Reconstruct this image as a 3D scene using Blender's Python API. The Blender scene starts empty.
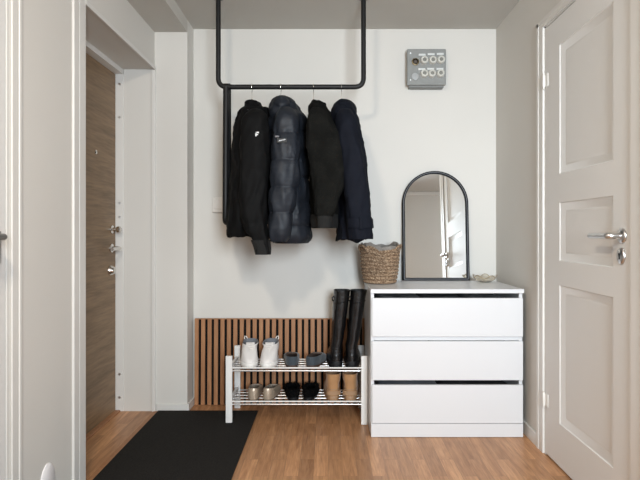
import bpy, bmesh, math, random
from math import sin, cos, pi, radians, sqrt
from mathutils import Vector, Matrix, noise
random.seed(7)
S = bpy.context.scene
C = S.collection

# ---------------------------------------------------------------- camera, world, light, exposure
F = 520.0; CX, CY, EYE = 328.0, 232.0, 1.08
cd = bpy.data.cameras.new('camera'); cam = bpy.data.objects.new('camera', cd); C.objects.link(cam)
cam.location = (0, 0, EYE); cam.rotation_euler = (radians(90), 0, 0)
cd.sensor_width = 36; cd.lens = 36 * F / 640; cd.shift_x = -8 / 640; cd.shift_y = -8 / 640; cd.clip_start = 0.05
S.camera = cam
w = bpy.data.worlds.new('world'); S.world = w; w.use_nodes = True
w.node_tree.nodes['Background'].inputs[0].default_value = (0.75, 0.85, 1, 1)
w.node_tree.nodes['Background'].inputs[1].default_value = 0.6
S.view_settings.view_transform = 'Standard'; S.view_settings.look = 'None'
S.view_settings.gamma = 1; S.view_settings.use_curve_mapping = False
S.view_settings.exposure = 0.0
def area(name, loc, target, sx, sy, power, col, spread=180):
    l = bpy.data.lights.new(name, 'AREA'); l.shape = 'RECTANGLE'; l.size = sx; l.size_y = sy
    l.energy = power; l.color = col; l.spread = radians(spread)
    o = bpy.data.objects.new(name, l); C.objects.link(o); o.location = loc
    o.rotation_euler = (Vector(target) - Vector(loc)).to_track_quat('-Z', 'Y').to_euler()
    return o
# daylight entering by the windows of the back wall (behind the camera)
area('window_daylight', (0.64, -1.36, 1.50), (0.70, 3, 1.25), 0.75, 1.05, 54, (0.82, 0.92, 1.0), 100)
area('side_window_daylight', (2.95, -0.4, 1.45), (0, 0.6, 1.2), 1.1, 1.2, 24, (0.87, 0.94, 1.0))
# ceiling lamp behind the camera, to the left
area('ceiling_lamp_light', (-0.45, 0.25, 2.28), (-0.1, 1.5, 0), 0.18, 0.18, 26, (1.0, 0.87, 0.71))

# ---------------------------------------------------------------- helpers
def link(name, bm, mat, parent=None, smooth=False, recalc=True):
    if recalc: bmesh.ops.recalc_face_normals(bm, faces=bm.faces)
    if parent is not None:
        off = wloc(parent)
        for v in bm.verts: v.co -= off
    me = bpy.data.meshes.new(name); bm.to_mesh(me); bm.free()
    for m in (mat if isinstance(mat, (list, tuple)) else [mat]): me.materials.append(m)
    if smooth:
        for p in me.polygons: p.use_smooth = True
        try: me.set_sharp_from_angle(angle=radians(smooth if smooth is not True else 50))
        except Exception: pass
    o = bpy.data.objects.new(name, me); C.objects.link(o)
    if parent is not None: o.parent = parent
    return o
def wloc(o):
    v = Vector((0, 0, 0))
    while o is not None: v += o.location; o = o.parent
    return v
def tag(o, label=None, cat=None, group=None, kind=None):
    if label: o['label'] = label
    if cat: o['category'] = cat
    if group: o['group'] = group
    if kind: o['kind'] = kind
    return o
def thing(name, label, cat, loc, group=None, kind=None):
    o = bpy.data.objects.new(name, None); C.objects.link(o); o.location = loc; o.empty_display_size = .05
    return tag(o, label, cat, group, kind)
def struct(name, bm, mat, **k): return tag(link(name, bm, mat, **k), kind='structure')
def box(bm, x0, x1, y0, y1, z0, z1, bev=0.0, seg=2):
    t = bmesh.new(); bmesh.ops.create_cube(t, size=1)
    for v in t.verts:
        v.co = Vector(((x0 + x1) / 2 + v.co.x * (x1 - x0), (y0 + y1) / 2 + v.co.y * (y1 - y0), (z0 + z1) / 2 + v.co.z * (z1 - z0)))
    if bev: bmesh.ops.bevel(t, geom=t.edges[:], offset=bev, segments=seg, affect='EDGES', profile=.5)
    merge(bm, t)
def merge(bm, t):
    me = bpy.data.meshes.new('t'); t.to_mesh(me); t.free(); bm.from_mesh(me); bpy.data.meshes.remove(me)
def BOX(*a, **k):
    bm = bmesh.new(); box(bm, *a, **k); return bm
def BOXES(L, **k):
    bm = bmesh.new()
    for a in L: box(bm, *a, **k)
    return bm
def loft(rings, cap0=True, cap1=True, bm=None, closed=True):
    bm = bm or bmesh.new(); vs = [[bm.verts.new(p) for p in r] for r in rings]; n = len(rings[0])
    for a, b in zip(vs, vs[1:]):
        for i in range(n if closed else n - 1):
            j = (i + 1) % n; bm.faces.new((a[i], a[j], b[j], b[i]))
    if cap0: bm.faces.new(vs[0][::-1])
    if cap1: bm.faces.new(vs[-1])
    return bm
def tube(bm, pts, r, n=12, closed=False, caps=True, rfun=None):
    pts = [Vector(p) for p in pts]; rings = []; N = len(pts)
    T = []
    for i in range(N):
        a = pts[(i - 1) % N] if (closed or i) else pts[i]; b = pts[(i + 1) % N] if (closed or i < N - 1) else pts[i]
        T.append((b - a).normalized())
    up = Vector((0, 0, 1)) if abs(T[0].z) < .9 else Vector((1, 0, 0))
    nrm = (up - up.dot(T[0]) * T[0]).normalized()
    for i in range(N):
        nrm = (nrm - nrm.dot(T[i]) * T[i]).normalized(); bi = T[i].cross(nrm)
        rr = rfun(i / max(1, N - 1)) if rfun else r
        rings.append([pts[i] + rr * (cos(2 * pi * k / n) * nrm + sin(2 * pi * k / n) * bi) for k in range(n)])
    if closed: rings.append(rings[0]); caps = False
    loft(rings, caps, caps, bm)
    if closed: bmesh.ops.remove_doubles(bm, verts=bm.verts, dist=1e-6)
    return bm
def fillet(pts, r, seg=8):
    out = [Vector(pts[0])]
    for a, b, c in zip(pts, pts[1:], pts[2:]):
        a, b, c = Vector(a), Vector(b), Vector(c); u = (a - b).normalized(); v = (c - b).normalized()
        p0 = b + u * r; p1 = b + v * r
        for k in range(seg + 1):
            t = k / seg; out.append((1 - t) ** 2 * p0 + 2 * t * (1 - t) * (b * .6 + (p0 + p1) * .2) + t * t * p1 if False else (1 - t) ** 2 * p0 + 2 * t * (1 - t) * b + t * t * p1)
    out.append(Vector(pts[-1])); return out
def lathe(prof, axis='z', n=32, cen=(0, 0, 0), bm=None, caps=True):
    rings = []
    cen = Vector(cen)
    for r, h in prof:
        R = []
        for k in range(n):
            a = 2 * pi * k / n; u, v = r * cos(a), r * sin(a)
            R.append(cen + (Vector((u, v, h)) if axis == 'z' else Vector((u, h, v)) if axis == 'y' else Vector((h, u, v))))
        rings.append(R)
    return loft(rings, caps, caps, bm)
def P(px, py, D): return Vector(((px - CX) / F * D, D, EYE - (py - CY) / F * D))
def interp(keys, t):
    if t <= keys[0][0]: return keys[0][1:]
    for a, b in zip(keys, keys[1:]):
        if t <= b[0]:
            s = (t - a[0]) / (b[0] - a[0])
            return tuple(x + (y - x) * s for x, y in zip(a[1:], b[1:]))
    return keys[-1][1:]
def smooth_interp(keys, t, h):
    ks = [interp(keys, t + d * h) for d in (-1, -.5, 0, .5, 1)]
    return tuple(sum(k[i] for k in ks) / 5 for i in range(len(ks[0])))

# ---------------------------------------------------------------- materials
def mat(name, col, rough=.6, metal=0, spec=.5, bump=0, bscale=60, vary=0, vscale=3, sheen=0, stretch=None, coat=0, trans=0, dist=.02):
    m = bpy.data.materials.new(name); m.use_nodes = True; nt = m.node_tree; b = nt.nodes['Principled BSDF']
    b.inputs['Base Color'].default_value = (*col, 1); b.inputs['Roughness'].default_value = rough
    b.inputs['Metallic'].default_value = metal; b.inputs['Specular IOR Level'].default_value = spec
    b.inputs['Sheen Weight'].default_value = sheen; b.inputs['Coat Weight'].default_value = coat
    b.inputs['Transmission Weight'].default_value = trans
    tc = nt.nodes.new('ShaderNodeTexCoord'); mp = nt.nodes.new('ShaderNodeMapping')
    nt.links.new(tc.outputs['Object'], mp.inputs[0])
    if stretch: mp.inputs['Scale'].default_value = stretch
    if vary:
        n = nt.nodes.new('ShaderNodeTexNoise'); n.inputs['Scale'].default_value = vscale; n.inputs['Detail'].default_value = 6
        nt.links.new(mp.outputs[0], n.inputs[0])
        r = nt.nodes.new('ShaderNodeValToRGB'); nt.links.new(n.outputs[0], r.inputs[0])
        r.color_ramp.elements[0].position = .3; r.color_ramp.elements[1].position = .7
        r.color_ramp.elements[0].color = (*[c * (1 - vary) for c in col], 1)
        r.color_ramp.elements[1].color = (*[min(1, c * (1 + vary)) for c in col], 1)
        nt.links.new(r.outputs[0], b.inputs['Base Color'])
    if bump:
        n = nt.nodes.new('ShaderNodeTexNoise'); n.inputs['Scale'].default_value = bscale; n.inputs['Detail'].default_value = 5
        nt.links.new(mp.outputs[0], n.inputs[0])
        bp = nt.nodes.new('ShaderNodeBump'); bp.inputs['Strength'].default_value = bump; bp.inputs['Distance'].default_value = dist
        nt.links.new(n.outputs[0], bp.inputs['Height']); nt.links.new(bp.outputs[0], b.inputs['Normal'])
    return m
def wood(name, c1, c2, axis='x', scale=1.0, rough=.45, planks=None, warp=1.0):
    """grain stretched along an axis; planks=(width, length) adds staggered strips running along that axis"""
    m = bpy.data.materials.new(name); m.use_nodes = True; nt = m.node_tree; b = nt.nodes['Principled BSDF']; L = nt.links.new
    b.inputs['Roughness'].default_value = rough
    tc = nt.nodes.new('ShaderNodeTexCoord'); mp = nt.nodes.new('ShaderNodeMapping'); L(tc.outputs['Object'], mp.inputs[0])
    sc = {'x': (1.2, 14, 14), 'y': (14, 1.2, 14), 'z': (14, 14, 1.2)}[axis]
    mp.inputs['Scale'].default_value = [s * scale for s in sc]
    vec = mp.outputs[0]; tone = None
    if planks:
        m2 = nt.nodes.new('ShaderNodeMapping'); L(tc.outputs['Object'], m2.inputs[0])
        if axis == 'y': m2.inputs['Rotation'].default_value = (0, 0, radians(90))
        br = nt.nodes.new('ShaderNodeTexBrick'); L(m2.outputs[0], br.inputs[0])
        br.inputs['Scale'].default_value = 1; br.inputs['Brick Width'].default_value = planks[1]; br.inputs['Row Height'].default_value = planks[0]
        br.inputs['Mortar Size'].default_value = .0008; br.inputs['Mortar Smooth'].default_value = .2; br.offset = .37; br.offset_frequency = 2
        br.inputs['Color1'].default_value = (0, 0, 0, 1); br.inputs['Color2'].default_value = (1, 1, 1, 1); br.inputs['Mortar'].default_value = (.5, .5, .5, 1)
        ad = nt.nodes.new('ShaderNodeVectorMath'); ad.operation = 'MULTIPLY_ADD'
        L(br.outputs['Color'], ad.inputs[0]); ad.inputs[1].default_value = (23, 17, 31); L(mp.outputs[0], ad.inputs[2]); vec = ad.outputs[0]
        tone = br
    n = nt.nodes.new('ShaderNodeTexNoise'); n.inputs['Scale'].default_value = 2.2; n.inputs['Detail'].default_value = 8; n.inputs['Distortion'].default_value = .8 * warp; n.inputs['Roughness'].default_value = .62
    L(vec, n.inputs[0])
    n2 = nt.nodes.new('ShaderNodeTexNoise'); n2.inputs['Scale'].default_value = 9; n2.inputs['Detail'].default_value = 4; L(vec, n2.inputs[0])
    mx = nt.nodes.new('ShaderNodeMix'); mx.inputs[0].default_value = .35; L(n.outputs[0], mx.inputs[2]); L(n2.outputs[0], mx.inputs[3])
    r = nt.nodes.new('ShaderNodeValToRGB'); L(mx.outputs[0], r.inputs[0])
    r.color_ramp.elements[0].position = .34; r.color_ramp.elements[1].position = .66
    r.color_ramp.elements[0].color = (*c1, 1); r.color_ramp.elements[1].color = (*c2, 1)
    out = r.outputs[0]
    if tone:
        hs = nt.nodes.new('ShaderNodeMix'); hs.data_type = 'RGBA'; hs.blend_type = 'MULTIPLY'; hs.inputs[0].default_value = 1
        tr = nt.nodes.new('ShaderNodeValToRGB'); L(tone.outputs['Color'], tr.inputs[0])
        tr.color_ramp.elements[0].color = (.76, .73, .70, 1); tr.color_ramp.elements[1].color = (1.14, 1.13, 1.12, 1)
        L(out, hs.inputs[6]); L(tr.outputs[0], hs.inputs[7]); out = hs.outputs[2]
        dk = nt.nodes.new('ShaderNodeMix'); dk.data_type = 'RGBA'; dk.inputs[7].default_value = (.13, .075, .04, 1)
        mm = nt.nodes.new('ShaderNodeMath'); mm.operation = 'MULTIPLY'; mm.inputs[1].default_value = .6; L(tone.outputs['Fac'], mm.inputs[0])
        L(mm.outputs[0], dk.inputs[0]); L(out, dk.inputs[6]); out = dk.outputs[2]
    L(out, b.inputs['Base Color'])
    bp = nt.nodes.new('ShaderNodeBump'); bp.inputs['Strength'].default_value = .12; bp.inputs['Distance'].default_value = .005
    L(mx.outputs[0], bp.inputs['Height']); L(bp.outputs[0], b.inputs['Normal'])
    return m
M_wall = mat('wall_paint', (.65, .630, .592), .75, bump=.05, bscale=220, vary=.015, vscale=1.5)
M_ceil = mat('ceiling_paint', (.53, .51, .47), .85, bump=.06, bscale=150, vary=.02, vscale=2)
M_trim = mat('trim_paint', (.69, .675, .645), .4, bump=.02, bscale=90)
M_door = mat('door_paint', (.715, .71, .695), .6, spec=.25, bump=.02, bscale=60)
M_white = mat('white_lacquer', (.66, .665, .68), .32, bump=.01, bscale=60)
M_oakdoor = wood('walnut_veneer', (.15, .092, .046), (.30, .195, .108), 'y', .8, .5, warp=.5)
M_floor = wood('oak_laminate', (.32, .148, .064), (.60, .328, .165), 'y', 1.1, .38, planks=(.066, .46))
M_slat = wood('oak_slat', (.28, .122, .052), (.43, .212, .098), 'z', 1.5, .5)
M_felt = mat('black_felt', (.008, .008, .008), .95, spec=.1)
M_mat = mat('charcoal_carpet', (.027, .025, .023), .95, spec=.15, bump=.8, bscale=420, vary=.25, vscale=160)
M_steel = mat('brushed_steel', (.62, .61, .60), .28, metal=1)
M_chrome = mat('chrome', (.78, .76, .73), .18, metal=1)
M_tubesil = mat('shelf_tube_silver', (.72, .72, .73), .3, metal=.85)
M_blackmet = mat('black_powder_coat', (.007, .007, .0075), .5, spec=.3)
M_rackwhite = mat('rack_white_plastic', (.74, .73, .71), .45)
M_hinge = mat('hinge_white', (.72, .70, .66), .35)
M_dark = mat('dark_gap', (.012, .012, .012), .9)
M_boxin = mat('drawer_inside', (.22, .22, .23), .6)

def planes(): pass
# ---------------------------------------------------------------- room shell
XL, XR, YB, H = -1.045, 1.06, 3.28, 2.36
BK = -1.42; XRR = 3.1
struct('floor', BOX(-1.45, XRR + .1, BK - .1, YB + .1, -.08, 0), M_floor)
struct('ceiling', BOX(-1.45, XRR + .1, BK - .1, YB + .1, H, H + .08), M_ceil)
struct('wall_back', BOX(-1.45, XR + .1, YB, YB + .1, 0, H), M_wall)
# left wall with the entrance recess and the near room door
struct('wall_left', BOXES([(XL - .1, XL, BK, .86, 0, H), (XL - .1, XL, .86, 1.71, 2.07, H), (XL - .1, XL, 1.71, 2.227, 0, H),
                           (-1.36, XL - .1, 2.10, 2.227, 0, H), (-1.36, XL, 2.227, 3.14, 2.06, H)]), M_wall)
struct('wall_pier', BOX(-1.40, -.848, 3.135, YB, 0, H), M_wall)
struct('wall_niche', BOX(-1.46, -1.345, 2.10, YB, 0, H), M_wall)
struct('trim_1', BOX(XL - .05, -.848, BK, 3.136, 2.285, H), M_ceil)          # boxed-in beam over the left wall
# right wall
struct('wall_right', BOXES([(XR, XR + .1, 2.535, YB, 0, H), (XR, XR + .1, 1.80, 2.535, 2.078, H), (XR, XR + .1, 1.62, 1.80, 0, H),
                            (XR + .1, XRR, 1.62, 1.72, 0, H)]), M_wall)
struct('wall_side_room', BOXES([(XRR, XRR + .1, BK, 1.72, 0, .85), (XRR, XRR + .1, BK, 1.72, 2.05, H), (XRR, XRR + .1, BK, -1.0, .85, 2.05), (XRR, XRR + .1, .2, 1.72, .85, 2.05)]), M_wall)
struct('wall_behind', BOXES([(-1.15, XRR + .1, BK - .1, BK, 0, .85), (-1.15, XRR + .1, BK - .1, BK, 2.05, H), (-1.15, .21, BK - .1, BK, .85, 2.05), (1.06, XRR + .1, BK - .1, BK, .85, 2.05)]), M_wall)
struct('trim_2', BOX(-1.045, XRR, BK, BK + .05, H - .06, H, bev=.01), M_trim)    # cornice of the wall behind
def window(name, x0, x1, y0, y1, z0, z1, axis):
    r = thing(name, None, None, ((x0 + x1) / 2, (y0 + y1) / 2, z0), kind='structure')
    bm = bmesh.new(); t = .05
    if axis == 'x':
        for a in ((x0, x0 + t, z0, z1), (x1 - t, x1, z0, z1), (x0, x1, z0, z0 + t), (x0, x1, z1 - t, z1), ((x0 + x1) / 2 - .02, (x0 + x1) / 2 + .02, z0, z1)): box(bm, a[0], a[1], y0, y1, a[2], a[3], bev=.004)
        g = BOX(x0 + t, x1 - t, (y0 + y1) / 2 - .004, (y0 + y1) / 2 + .004, z0 + t, z1 - t)
    else:
        for a in ((y0, y0 + t, z0, z1), (y1 - t, y1, z0, z1), (y0, y1, z0, z0 + t), (y0, y1, z1 - t, z1), ((y0 + y1) / 2 - .02, (y0 + y1) / 2 + .02, z0, z1)): box(bm, x0, x1, a[0], a[1], a[2], a[3], bev=.004)
        g = BOX((x0 + x1) / 2 - .004, (x0 + x1) / 2 + .004, y0 + t, y1 - t, z0 + t, z1 - t)
    link('window_frame', bm, M_trim, r); link('pane', g, mat('window_glass', (.95, .97, 1), .02, trans=1), r)
window('window_1', .21, 1.06, BK - .09, BK - .02, .85, 2.05, 'x')
window('window_2', XRR + .02, XRR + .09, -1.0, .2, .85, 2.05, 'y')

# baseboards
struct('baseboard_pier', BOXES([(-1.028, -.848, 3.123, 3.135, 0, .045), (-.848, -.836, 3.123, YB, 0, .045)], bev=.002), M_trim)
struct('baseboard_back', BOX(-.836, XR, YB - .010, YB, 0, .045, bev=.002), M_trim)
struct('baseboard_right', BOX(XR - .012, XR, 2.615, YB - .01, 0, .065, bev=.002), M_trim)
struct('baseboard_left', BOX(XL, XL + .012, 1.80, 2.125, 0, .065, bev=.002), M_trim)
struct('baseboard_behind', BOX(XL, XRR, BK, BK + .012, 0, .065, bev=.002), M_trim)
# casing of the entrance recess
struct('trim_3', BOXES([(XL - .003, XL + .009, 2.123, 2.168, 0, 2.10), (XL - .003, XL + .008, 2.172, 2.229, 0, 2.075)], bev=.003), M_trim)
struct('trim_4', BOXES([(XL - .004, XL + .010, 2.225, 3.134, 2.055, 2.075), (XL - .012, XL + .010, 3.118, 3.134, 0, 2.055)], bev=.003), M_trim)
struct('trim_5', BOX(XL - .002, XL + .024, 2.16, 3.118, 0, .006, bev=.002), M_slat)   # oak strip where the recess floor meets the hall

# entrance door (door_1)
d = thing('door_1', None, None, (-1.30, 2.68, 0), kind='structure')
XD = -1.278
link('door_leaf', BOX(XD - .045, XD, 2.235, 3.128, .008, 2.028, bev=.002), M_oakdoor, d)
fr = link('door_frame', BOXES([(XD - .06, XD + .046, 3.129, 3.145, 0, 2.058), (XD - .06, XD + .046, 2.228, 3.145, 2.030, 2.059)], bev=.002), M_trim, d)
for z in (.085, .225, 1.17, 1.255, 1.77, 1.97):
    link('screw_cap', lathe([(.0001, -.0035), (.007, -.003), (.008, 0)], 'y', 14, (XD + .024, 3.129, z)), M_steel, d, smooth=True)
link('threshold', BOX(XD - .04, XD + .03, 2.235, 3.128, 0, .010, bev=.003), M_slat, d)
# peephole, thumb turn, lever, cylinder
link('peephole', lathe([(.013, 0), (.013, .003), (.009, .006), (.005, .004), (.0001, .004)], 'x', 18, (XD, 2.86, 1.52)), M_chrome, d, smooth=True)
k = link('thumb_turn', lathe([(.024, 0), (.024, .008), (.012, .012), (.011, .03), (.018, .036), (.019, .052), (.012, .058), (.0001, .058)], 'x', 24, (XD, 3.065, 1.095)), M_chrome, d, smooth=True)
k = link('door_handle', lathe([(.026, 0), (.026, .006), (.020, .010), (.0105, .012), (.0105, .05), (.0001, .05)], 'x', 24, (XD, 3.065, .985)), M_chrome, d, smooth=True)
bm = tube(bmesh.new(), fillet([(XD + .03, 3.065, .985), (XD + .055, 3.065, .985), (XD + .055, 2.945, .982)], .012), .009, 12)
link('lever', bm, M_chrome, k, smooth=True)
link('lock_cylinder', lathe([(.030, 0), (.030, .010), (.024, .016), (.020, .028), (.013, .031), (.0001, .031)], 'x', 24, (XD, 3.045, .855)), M_chrome, d, smooth=True)

# ---------------------------------------------------------------- panelled room door on the right (door_2)
d = thing('door_2', None, None, (XR, 2.166, 0), kind='structure')
Y0, Y1, Z0, Z1 = 1.812, 2.522, .010, 2.066
py0, py1 = 1.925, 2.372
PZ = [(.205, .838), (.948, 1.215), (1.345, 1.935)]
FX = XR - .004    # leaf face
bm = BOXES([(FX + .014, FX + .044, Y0, Y1, Z0, Z1)])
box(bm, FX, FX + .02, Y0, py0, Z0, Z1); box(bm, FX, FX + .02, py1, Y1, Z0, Z1)
zs = [Z0] + [v for p in PZ for v in p] + [Z1]
for a, b in zip(zs[::2], zs[1::2]): box(bm, FX, FX + .02, py0, py1, a, b)
link('door_leaf', bm, M_door, d)
for (a, b) in PZ:
    prof = [(0, 0), (.003, .0035), (.006, .0045), (.034, .0135), (.038, .0135), (.042, .0125), (.046, .0125)]
    rings = [[(FX + dx, py0 + o, a + o), (FX + dx, py1 - o, a + o), (FX + dx, py1 - o, b - o), (FX + dx, py0 + o, b - o)] for o, dx in prof]
    link('door_panel', loft(rings, False, True), M_door, d, smooth=25)
# frame lining, dark shadow gap, casing
link('door_frame', BOXES([(XR - .002, XR + .09, Y1 + .004, 2.545, 0, 2.085), (XR - .002, XR + .09, 1.792, Y0 - .003, 0, 2.085), (XR - .002, XR + .09, 1.792, 2.545, 2.072, 2.085),
                          (XR + .044, XR + .06, Y0 - .01, Y1 + .01, 0, 2.075)]), M_trim, d)
cs = [(XR - .014, XR, 2.536, 2.612, 0, 2.118), (XR - .014, XR, 1.722, 1.800, 0, 2.118), (XR - .014, XR, 1.722, 2.612, 2.080, 2.150)]
struct('trim_6', BOXES([(XR - .012, XR, 2.540, 2.606, 0, 2.080), (XR - .0145, XR, 2.588, 2.610, 0, 2.118), (XR - .012, XR, 1.732, 1.803, 0, 2.080), (XR - .0145, XR, 1.722, 1.742, 0, 2.118),
                        (XR - .012, XR, 1.742, 2.588, 2.078, 2.100), (XR - .0145, XR, 1.722, 2.610, 2.098, 2.120)], bev=.0015), M_trim)
for z in (1.812, .268):
    bm = BOXES([(XR - .020, XR - .006, 2.517, 2.531, z - .032, z + .032)], bev=.005)
    box(bm, XR - .008, XR - .004, 2.49, 2.53, z - .03, z + .03, bev=.001)
    tube(bm, [(XR - .013, 2.524, z - .038), (XR - .013, 2.524, z + .038)], .005, 10)
    link('hinge', bm, M_hinge, d, smooth=40)
hz, hy = 1.066, 1.862
h = link('door_handle', lathe([(.027, 0), (.027, -.006), (.023, -.010), (.011, -.011), (.010, -.045), (.0001, -.045)], 'x', 28, (FX, hy, hz)), M_steel, d, smooth=True)
bm = bmesh.new()
pts = fillet([(FX - .03, hy, hz), (FX - .052, hy, hz), (FX - .054, hy + .128, hz)], .014)
tube(bm, pts, .010, 14, rfun=lambda t: .0125 - .002 * max(0, t - .8) * 5)
link('lever', bm, M_steel, h, smooth=True)
e = [(.0235, .030, 0), (.0235, .030, -.006), (.019, .026, -.010), (.0001, .0001, -.010)]
rings = [[(FX + dx, hy + .004 + ry * cos(a * pi / 16), .994 + rz * sin(a * pi / 16)) for a in range(32)] for ry, rz, dx in e]
lk = link('lock_plate', loft(rings), M_steel, d, smooth=True)
link('keyhole', BOXES([(FX - .0125, FX - .010, hy + .0015, hy + .0065, .982, .998), (FX - .0125, FX - .010, hy - .001, hy + .009, .996, 1.004)]), M_dark, lk)

# ---------------------------------------------------------------- near door on the left (door_3), only its edge shows
d = thing('door_3', None, None, (XL, 1.28, 0), kind='structure')
link('door_leaf', BOX(XL - .045, XL - .004, .875, 1.692, .01, 2.055, bev=.002), M_door, d)
link('door_frame', BOXES([(XL - .09, XL - .001, 1.695, 1.715, 0, 2.075), (XL - .09, XL - .001, .855, .872, 0, 2.075), (XL - .09, XL - .001, .855, 1.715, 2.058, 2.075)]), M_trim, d)
hp = link('handle_plate', BOX(XL - .004, XL + .006, 1.612, 1.655, .980, 1.083, bev=.003), M_steel, d)
k = link('door_handle', tube(bmesh.new(), fillet([(XL + .004, 1.600, 1.065), (XL + .052, 1.600, 1.065), (XL + .052, 1.47, 1.065)], .014), .0105, 14), mat('dark_steel', (.30, .29, .28), .4, metal=.8), d, smooth=True)
struct('trim_7', BOXES([(XL, XL + .006, 1.712, 1.762, 0, 2.10), (XL, XL + .009, 1.748, 1.764, 0, 2.12), (XL, XL + .012, .78, .858, 0, 2.10), (XL, XL + .012, .78, 1.79, 2.06, 2.12)], bev=.003), M_trim)
# oval cover on the left wall near the floor
rings = [[(XL + dx, 1.935 + (.050 - i) * cos(a * pi / 20), .145 + (.074 - i) * sin(a * pi / 20)) for a in range(40)] for i, dx in ((0, 0), (0, .003), (.004, .006), (.05, .0065))]
tag(link('cover_plate', loft(rings), mat('cover_white', (.86, .84, .85), .4), smooth=40), 'white oval cover plate low on the left wall near the skirting', 'cover plate')

# ---------------------------------------------------------------- rug
bm = BOX(-1.018, -.42, .9, 3.118, 0.001, .011, bev=.003)
tag(link('doormat', bm, M_mat), 'large flat charcoal doormat in front of the recessed entrance door', 'mat')

# ---------------------------------------------------------------- slatted oak panel leaning on the back wall
x0, x1, hp_, n = -.832, .328, .535, 29
t = thing('slat_panel', 'oak acoustic slat panel with black felt, standing against the wall behind the shoe rack', 'wall panel', ((x0 + x1) / 2, 3.235, 0))
def lean(bm, yb=3.240, zt=.535, sh=.010):
    for v in bm.verts: v.co.y += sh * v.co.z / zt
    return bm
link('felt_backing', lean(BOX(x0, x1, 3.246, 3.253, .002, hp_)), M_felt, t)
for i in range(n):
    xs = x0 + i * .0402
    link('slat', lean(BOX(xs, xs + .0250, 3.235, 3.2462, .002, hp_, bev=.0012, seg=1)), M_slat, t)
link('top_edge', lean(BOX(x0, x1, 3.2355, 3.2535, hp_ + .0002, hp_ + .0045)), M_slat, t)

# ---------------------------------------------------------------- ceiling-hung clothes rail
RD, RZ, RX0, RX1 = 2.84, 1.872, -.599, .194
t = thing('clothes_rail', 'black tubular clothes rail hanging from the ceiling with rounded corners', 'clothes rail', (-.2, RD, RZ))
link('rail', tube(bmesh.new(), fillet([(RX0, RD, H - .004), (RX0, RD, RZ), (RX1, RD, RZ), (RX1, RD, H - .004)], .05), .0135, 16), M_blackmet, t, smooth=True)
for x in (RX0, RX1): link('ceiling_flange', lathe([(.03, H - .0005), (.03, H - .004), (.018, H - .008), (.0001, H - .008)], 'z', 24, (x, RD, 0)), M_blackmet, t, smooth=True)
t = thing('hanging_loop', 'long narrow black metal loop hanging from the left end of the clothes rail', 'clothes rail', (-.560, RD, 1.87))
px_ = -.552
pts = fillet([(px_ + .004, RD + .012, RZ - .005), (px_ + .002, RD + .036, 1.136), (px_ - .002, RD - .030, 1.132), (px_ - .002, RD - .012, RZ - .005)], .030)
link('loop_tube', tube(bmesh.new(), pts, .0165, 14), M_blackmet, t, smooth=True)
link('rail_collar', tube(bmesh.new(), [(px_ - .018, RD, RZ), (px_ + .018, RD, RZ)], .019, 18), M_blackmet, t, smooth=True)

# ---------------------------------------------------------------- hangers
HX = [P(q, 0, RD).x for q in (252, 281, 313.5, 341.5)]
hn = ['hanger carrying the black shell jacket at the left end', 'hanger carrying the navy quilted puffer jacket', 'hanger carrying the short dark wool jacket', 'hanger carrying the navy trench coat']
for x, lb in zip(HX, hn):
    t = thing('clothes_hanger', lb + ', steel hook', 'hanger', (x, RD, RZ), 'hangers on the black rail')
    pts = [(x, RD + (.0165) * cos(a), RZ + .0165 * sin(a)) for a in [radians(v) for v in range(200, -61, -20)]]
    pts += [(x, RD + .001, RZ - .028), (x, RD, RZ - .045), (x, RD, RZ - .10)]
    link('hook', tube(bmesh.new(), pts, .0016, 8), M_chrome, t, smooth=True)
    pts = [(x, RD - .15, RZ - .165), (x, RD - .09, RZ - .135), (x, RD - .03, RZ - .105), (x, RD, RZ - .10), (x, RD + .03, RZ - .105), (x, RD + .09, RZ - .135), (x, RD + .15, RZ - .165)]
    link('shoulder_bar', tube(bmesh.new(), pts, .006, 10), M_blackmet, t, smooth=True)

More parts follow.
